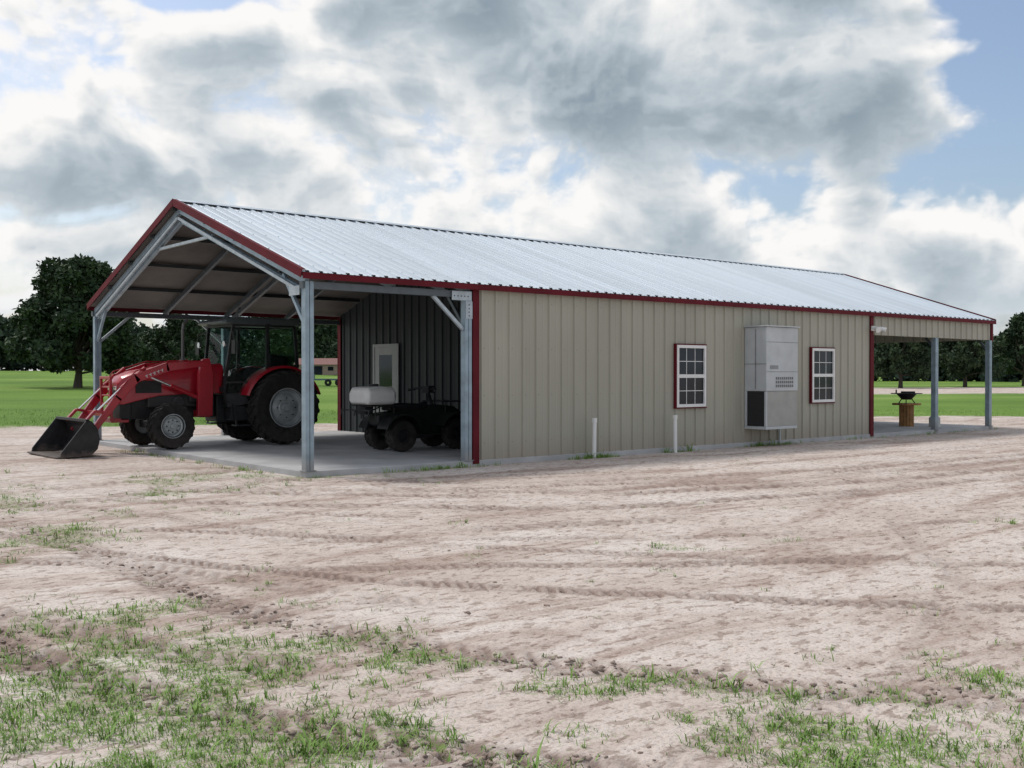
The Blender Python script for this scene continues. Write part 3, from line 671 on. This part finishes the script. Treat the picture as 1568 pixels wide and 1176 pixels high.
def tk(w,a,b): return [(-w,a+.05),(-w+.05,a),(w-.05,a),(w,a+.05),(w,b-.08),(w-.08,b),(-w+.08,b),(-w,b-.08)]
loft([(-.72,tk(.28,.92,1.14)),(-.66,tk(.35,.885,1.20)),(-.38,tk(.36,.88,1.22)),(-.12,tk(.35,.885,1.20)),(-.05,tk(.28,.92,1.14))],'sprayer_tank',TANKW,qb,bevel=.02)
m=MB();m.cyl((-.36,.0,1.2),(-.36,.0,1.26),.09);m.obj('tank_cap',DARKP,qb,smooth='auto')
m=MB();m.tube([(-.65,-.45,.80),(-.76,-.50,.78),(-.76,.50,.78)],.014);m.tube([(-.4,-.34,.86),(-.65,-.45,.80)],.014);m.box(-.62,-.45,-.12,.12,.70,.84)
for yy in (-.48,0,.48): m.cyl((-.76,yy,.78),(-.78,yy,.68),.014)
m.obj('spray_boom',DARKP,qb)
# ---------------------------------------------------------------- cable spool with grill on it
z0=gz(11.0,28.8);gx,gy=W(11.0,28.8);sp_=empty('cable_spool_table',(gx,gy,z0),-.6)
m=MB();m.cyl((0,0,0),(0,0,.05),.36,.36,28);m.cyl((0,0,.68),(0,0,.73),.38,.38,28)
for k in range(14):
    a=k*math.pi/7;m.beam((.18*math.cos(a),.18*math.sin(a),.05),(.18*math.cos(a),.18*math.sin(a),.68),.072,.03,up=(math.cos(a),math.sin(a),0))
m.obj('spool_wood',WOOD,sp_)
e=empty('barbecue_grill',(gx,gy,z0+.73),-.6)
m=MB();m.cyl((0,0,.10),(0,0,.26),.13,.27,20);m.cyl((0,0,.26),(0,0,.28),.42,.42,20)
for t in range(3): a=t*2.1;m.cyl((.24*math.cos(a),.24*math.sin(a),0),(.14*math.cos(a),.14*math.sin(a),.14),.014)
m.cyl((-.30,0,.28),(-.30,0,.38),.02);m.box(-.12,.2,-.1,.1,.28,.33);m.obj('fire_bowl',BLACK,e,smooth='auto')
gx,gy=W(11.62,28.4);gb=empty('gas_bottle',(gx,gy,gz(11.62,28.4)))
m=MB();m.cyl((0,0,0),(0,0,.05),.1,.14,16);m.cyl((0,0,.05),(0,0,.34),.15,.15,16);m.cyl((0,0,.34),(0,0,.42),.15,.06,16);m.cyl((0,0,.42),(0,0,.52),.09,.09,12);m.obj('bottle',mat('bottle_paint',(.45,.46,.44),.5),gb,smooth='auto')
# ---------------------------------------------------------------- foliage
def leafmat(name,c0,c1,sc):
    m,nt,b=newmat(name);N=nt.nodes;L=nt.links
    tc=N.new('ShaderNodeTexCoord');n=N.new('ShaderNodeTexNoise');n.inputs['Scale'].default_value=sc;n.inputs['Detail'].default_value=3;L.new(tc.outputs['Object'],n.inputs['Vector'])
    c=N.new('ShaderNodeValToRGB');L.new(n.outputs['Fac'],c.inputs[0]);c.color_ramp.elements[0].position=.35;c.color_ramp.elements[1].position=.68
    c.color_ramp.elements[0].color=(*c0,1);c.color_ramp.elements[1].color=(*c1,1);L.new(c.outputs[0],b.inputs['Base Color'])
    b.inputs['Roughness'].default_value=.7;b.inputs['Specular IOR Level'].default_value=.2;return m
LEAF=leafmat('oak_leaves',(.022,.042,.024),(.06,.092,.042),.7)
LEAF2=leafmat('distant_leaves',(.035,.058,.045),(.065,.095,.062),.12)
BARK=mat('bark',(.07,.055,.045),.9,0,.3,6,.5,20)
def leafquads(Cn,R,per,size,flat=.75):
    N=len(Cn);T=N*per
    d=rng.normal(size=(T,3));d/=np.linalg.norm(d,axis=1)[:,None]
    rad=np.repeat(R,per)*rng.random(T)**.45*rng.uniform(.8,1.12,T)
    p=np.repeat(Cn,per,0)+d*rad[:,None]*np.array([1,1,flat])
    a=rng.normal(size=(T,3));a/=np.linalg.norm(a,axis=1)[:,None];b=np.cross(a,rng.normal(size=(T,3)));b/=np.linalg.norm(b,axis=1)[:,None]
    s=size*rng.uniform(.5,1.2,T)[:,None]
    V=np.stack([p-a*s,p-b*s*.55,p+a*s,p+b*s*.55],1).reshape(-1,3);F=(np.arange(T)*4)[:,None]+np.arange(4)
    return V,F
def tree(name,X,D,H,CR,seed,nl=34,per=520,size=.16,trunk=.22,base=.22,squash=1.0):
    random.seed(seed);x,y=W(X,D);z=gz(X,D)-.1;e=empty(name,(x,y,z))
    m=MB();th=H*base
    m.cyl((0,0,0),(.1,0,th),trunk*1.3,trunk*.85,12);m.cyl((.1,0,th),(.0,.1,H*.6),trunk*.85,trunk*.35,10)
    Cn=[];R=[]
    for i in range(nl):
        a=i*2.399+random.uniform(-.4,.4);t=(i+.5)/nl
        zz=H*(base*.9+(1-base)*(.08+.86*t)); env=math.sin(math.pi*min(.97,(.26+.70*t)))**.5
        rr=CR*env*random.uniform(.3,.92);r=CR*random.uniform(.20,.34)*(1-.2*t)
        c=(rr*math.cos(a),rr*math.sin(a)*squash,min(zz,H-r*.7));Cn.append(c);R.append(r)
        if i%2==0: m.cyl((0,0,th*random.uniform(.8,1)+t*H*.25),(c[0]*.85,c[1]*.85,c[2]-r*.2),trunk*.35,trunk*.07,7)
    m.obj('trunk_and_limbs',BARK,e,smooth='auto')
    V,F=leafquads(np.array(Cn),np.array(R),per,size);npmesh('crown',V,F,[LEAF],parent=e)
tree('oak_tree',-37.0,88,11.3,5.7,3,nl=64,per=460,size=.25,trunk=.32,base=.12)
tree('oak_tree.001',-35.5,104,5.6,3.6,5,nl=24,per=240,size=.24,base=.1)
tree('oak_tree.002',-30.5,96,4.4,2.2,6,nl=16,per=200,size=.2,base=.1)
tree('oak_tree.003',-32.8,175,10.5,7.2,8,nl=34,per=300,size=.40,base=.14)
tree('oak_tree.004',-41.5,180,12.0,7.0,9,nl=30,per=300,size=.40,base=.14)
tree('oak_tree.005',-32.0,100,7.2,3.4,19,nl=26,per=300,size=.22,base=.14)
tree('oak_tree.006',70.5,142,10.3,5.2,12,nl=32,per=300,size=.32,trunk=.35,base=.15)
tree('oak_tree.007',47,125,8.0,5.0,14,nl=30,per=300,size=.28,base=.2)
tree('oak_tree.008',57,130,7.6,4.5,15,nl=30,per=280,size=.28,base=.22)
def treeline(name,azs,r0,hmin,hmax,n,per,size):
    Cn=[];R=[]
    az=rng.uniform(azs[0],azs[1],n)
    prof=hmin+(hmax-hmin)*fbm(az*24,az*0,3,91)
    for a,h in zip(az,prof):
        r=rng.uniform(2.2,4.2);rr=r0+rng.uniform(0,22);X=rr*math.sin(a);D=rr*math.cos(a);x,y=W(X,D)
        zt_=h*rng.uniform(.75,1.08);k=rng.random()
        Cn.append((x,y,float(rise(np.array([X]),np.array([D]))[0])+max(1.2,(zt_-r*.6)*k**.7)));R.append(r)
    V,F=leafquads(np.array(Cn),np.array(R),per,size,.85);npmesh(name,V,F,[LEAF2])
treeline('distant_treeline',(-.62,-.10),205,8.5,13,420,110,.7)
treeline('distant_treeline.001',(.22,.62),235,9,16,520,110,.8)
# ---------------------------------------------------------------- far farm buildings
def shed(name,X,D,w,d,h,rise_,wallc,roofc,rot):
    x,y=W(X,D);e=empty(name,(x,y,gz(X,D)-.05),rot)
    MB().box(-w/2,w/2,-d/2,d/2,0,h).obj('walls',mat(name+'_wall',wallc,.7),e)
    m=MB();o=.3;m.add([(-w/2-o,-d/2-o,h-.1),(w/2+o,-d/2-o,h-.1),(w/2+o,0,h+rise_),(-w/2-o,0,h+rise_),(w/2+o,d/2+o,h-.1),(-w/2-o,d/2+o,h-.1)],[(0,1,2,3),(3,2,4,5)])
    m.add([(-w/2,-d/2,h),(-w/2,d/2,h),(-w/2,0,h+rise_-.08)],[(0,1,2)]);m.add([(w/2,-d/2,h),(w/2,d/2,h),(w/2,0,h+rise_-.08)],[(0,1,2)])
    m.obj('roof',mat(name+'_roof',roofc,.6),e)
    m=MB();m.box(-w*.12,w*.08,-d/2-.03,-d/2-.003,0,h*.8)
    m.box(w*.2,w*.32,-d/2-.03,-d/2-.003,h*.4,h*.75);m.box(-w*.38,-w*.26,-d/2-.03,-d/2-.003,h*.4,h*.75);m.obj('door_and_windows',GLASS,e)
shed('farm_shed',-50.5,138,2.6,2.6,1.4,.5,(.6,.6,.6),(.35,.36,.37),-.6)
shed('distant_barn',-29.5,160,7,5,1.7,.9,(.30,.22,.19),(.17,.065,.055),-.68)
shed('farm_house',-26.9,165,3.6,3.6,1.8,.7,(.72,.72,.72),(.50,.52,.55),-.65)
x,y=W(-17.3,100);e=empty('farm_trailer',(x,y,gz(-17.3,100)),-.5)
m=MB();m.box(-1.9,1.9,-.9,.9,.55,.70);m.beam((1.9,0,.6),(3.0,0,.5),.1,.1);m.box(-1.85,-1.75,-.9,.9,.7,1.15);m.box(1.75,1.85,-.9,.9,.7,1.15);m.obj('deck',mat('trailer_blue',(.08,.13,.18),.5),e)
for xx in (-.5,.5):
    for sg in (-1,1): MB().lathe((xx,sg*.95,.33),[(-.1,.1),(-.1,.33),(.1,.33),(.1,.1)],18).obj('wheel',RUB,e)
# ---------------------------------------------------------------- sky: Nishita + procedurally computed cloud field (azimuth/elevation map)
KA,KE=1.6,2.2;TA=math.atan(KA*math.pi);TE=math.atan(KE*math.pi/2)
WI,HI=2304,832
u=(np.arange(WI)+.5)/WI;v=(np.arange(HI)+.5)/HI
AZ,EL=np.meshgrid(np.tan((2*u-1)*TA)/KA,np.tan(v*TE)/KE)
#        az    el    ra    re    w
BL=[(.04,.32,.25,.070,.17),(.26,.255,.17,.048,.17),(.10,.24,.13,.035,.06),(-.33,.20,.13,.060,.14),(-.45,.31,.09,.05,.06),
    (.46,.26,.075,.095,-.26),(.50,.37,.12,.07,-.18),(.42,.115,.16,.045,.13),(-.27,.35,.06,.04,-.09),(-.43,.20,.04,.03,-.07),
    (.10,.135,.24,.035,.06),(.30,.165,.08,.018,-.12),(-.12,.20,.09,.05,.04),(-.22,.32,.05,.03,.07),(-.05,.65,.9,.2,.06),(-.20,.27,.06,.03,.02)]
WA=(fbm(AZ*6,EL*8,3,201)-.5);WB=(fbm(AZ*6,EL*8,3,231)-.5)
def dens(a,e,octs):
    x=a*7.0+WA*.45+50;y=e*10.5+WB*.45+50
    f=0;b=0;amp=.5;n=0
    for i in range(octs):
        q=vn(x*2.03**i+i*3.1,y*2.03**i,300+i)
        f=f+amp*q;b=b+amp*np.abs(2*q-1);n+=amp;amp*=.54
    d=.60*f/n+.40*(b/n+.08)
    for (ca,ce,ra,re,w_) in BL: d=d+w_*np.exp(-((a-ca+.05*WB)/ra)**2-((e-ce+.03*WA)/re)**2)
    return d
d0=dens(AZ,EL,8)
THR=.447
occ=np.zeros_like(d0)
for k,(wt) in zip((1,2,3.5),(.45,.35,.35)):
    occ+=wt*np.maximum(0,dens(AZ-.010*k,EL+.017*k,4)-THR-.005)
own=np.maximum(0,d0-THR-.015)
sh=np.exp(-7.8*occ)*.62+np.exp(-6.8*own)*.38
relief=np.clip((d0-dens(AZ-.006,EL+.010,7))*2.8,-.13,.19)
sh=np.clip(sh*1.06+relief,0,1)
dark=np.array([.25,.32,.38]);lite=np.array([.97,.955,.94]);midc=np.array([.52,.585,.635])
s3=sh[...,None]
col=np.where(s3<.5,dark+(midc-dark)*(s3*2),midc+(lite-midc)*((s3-.5)*2))
hz=(1-ss(.0,.13,EL))[...,None]*.55
col=col*(1-hz)+np.array([.70,.76,.81])*hz
cov=ss(THR-.075,THR+.035,d0)
cov=np.maximum(cov,(1-ss(0,.10,EL))*.75)
buf=np.concatenate([col,cov[...,None]],-1).astype(np.float32)
img=bpy.data.images.new('cloud_field',WI,HI,alpha=True,float_buffer=True)
img.colorspace_settings.name='Non-Color'; img.alpha_mode='CHANNEL_PACKED'
img.pixels.foreach_set(buf.ravel()); img.update(); img.pack()
w=bpy.data.worlds.new('World');S.world=w;w.use_nodes=True;nt=w.node_tree;N=nt.nodes;L=nt.links
for n_ in list(N):N.remove(n_)
try:
    w.cycles.sampling_method='MANUAL';w.cycles.sample_map_resolution=512
except Exception: pass
def M(op,a,b=None,c=None):
    n=N.new('ShaderNodeMath');n.operation=op
    for i,v in enumerate((a,b,c)):
        if v is None: continue
        if isinstance(v,(int,float)): n.inputs[i].default_value=v
        else: L.new(v,n.inputs[i])
    return n.outputs[0]
tc=N.new('ShaderNodeTexCoord');sp=N.new('ShaderNodeSeparateXYZ');L.new(tc.outputs['Generated'],sp.inputs[0])
dx,dy,dz=sp.outputs
rt=M('SUBTRACT',M('MULTIPLY',dx,C),M('MULTIPLY',dy,SN));fw=M('ADD',M('MULTIPLY',dx,SN),M('MULTIPLY',dy,C))
az=M('ARCTAN2',rt,fw);el=M('ARCSINE',M('MINIMUM',M('MAXIMUM',dz,0.001),1.))
uu=M('MULTIPLY_ADD',M('ARCTANGENT',M('MULTIPLY',az,KA)),.5/TA,.5)
vv=M('MULTIPLY',M('ARCTANGENT',M('MULTIPLY',el,KE)),1/TE)
cb=N.new('ShaderNodeCombineXYZ');L.new(uu,cb.inputs[0]);L.new(vv,cb.inputs[1])
it=N.new('ShaderNodeTexImage');it.image=img;it.extension='EXTEND';it.interpolation='Cubic';L.new(cb.outputs[0],it.inputs[0])
sky=N.new('ShaderNodeTexSky');sky.sky_type='NISHITA';sky.sun_disc=False
SE=math.radians(56);sX,sD=-.85,.53
sx=C*sX+SN*sD;sy=-SN*sX+C*sD;saz=math.atan2(sx,sy)
sky.sun_elevation=SE;sky.sun_rotation=saz;sky.air_density=1.0;sky.dust_density=2.5
bg1=N.new('ShaderNodeBackground');L.new(sky.outputs[0],bg1.inputs[0]);bg1.inputs[1].default_value=.15
bg2=N.new('ShaderNodeBackground');L.new(it.outputs['Color'],bg2.inputs[0]);bg2.inputs[1].default_value=1.0
ms=N.new('ShaderNodeMixShader');L.new(it.outputs['Alpha'],ms.inputs[0]);L.new(bg1.outputs[0],ms.inputs[1]);L.new(bg2.outputs[0],ms.inputs[2])
wo=N.new('ShaderNodeOutputWorld');L.new(ms.outputs[0],wo.inputs[0])
sd=bpy.data.lights.new('sun','SUN');sd.energy=2.3;sd.angle=math.radians(12);sd.color=(1,.96,.9)
so=bpy.data.objects.new('sun',sd);S.collection.objects.link(so)
dv=Vector((math.sin(saz)*math.cos(SE),math.cos(saz)*math.cos(SE),math.sin(SE)))
so.rotation_euler=dv.to_track_quat('Z','Y').to_euler()
cd=bpy.data.cameras.new('camera');cd.sensor_width=36;cd.lens=36*1582/1568;cd.clip_end=9000;cd.clip_start=.05
co=bpy.data.objects.new('camera',cd);S.collection.objects.link(co);co.location=(CAM[0],CAM[1],1.5)
co.rotation_euler=Vector((SN,C,-14/1582)).to_track_quat('-Z','Y').to_euler()
S.camera=co
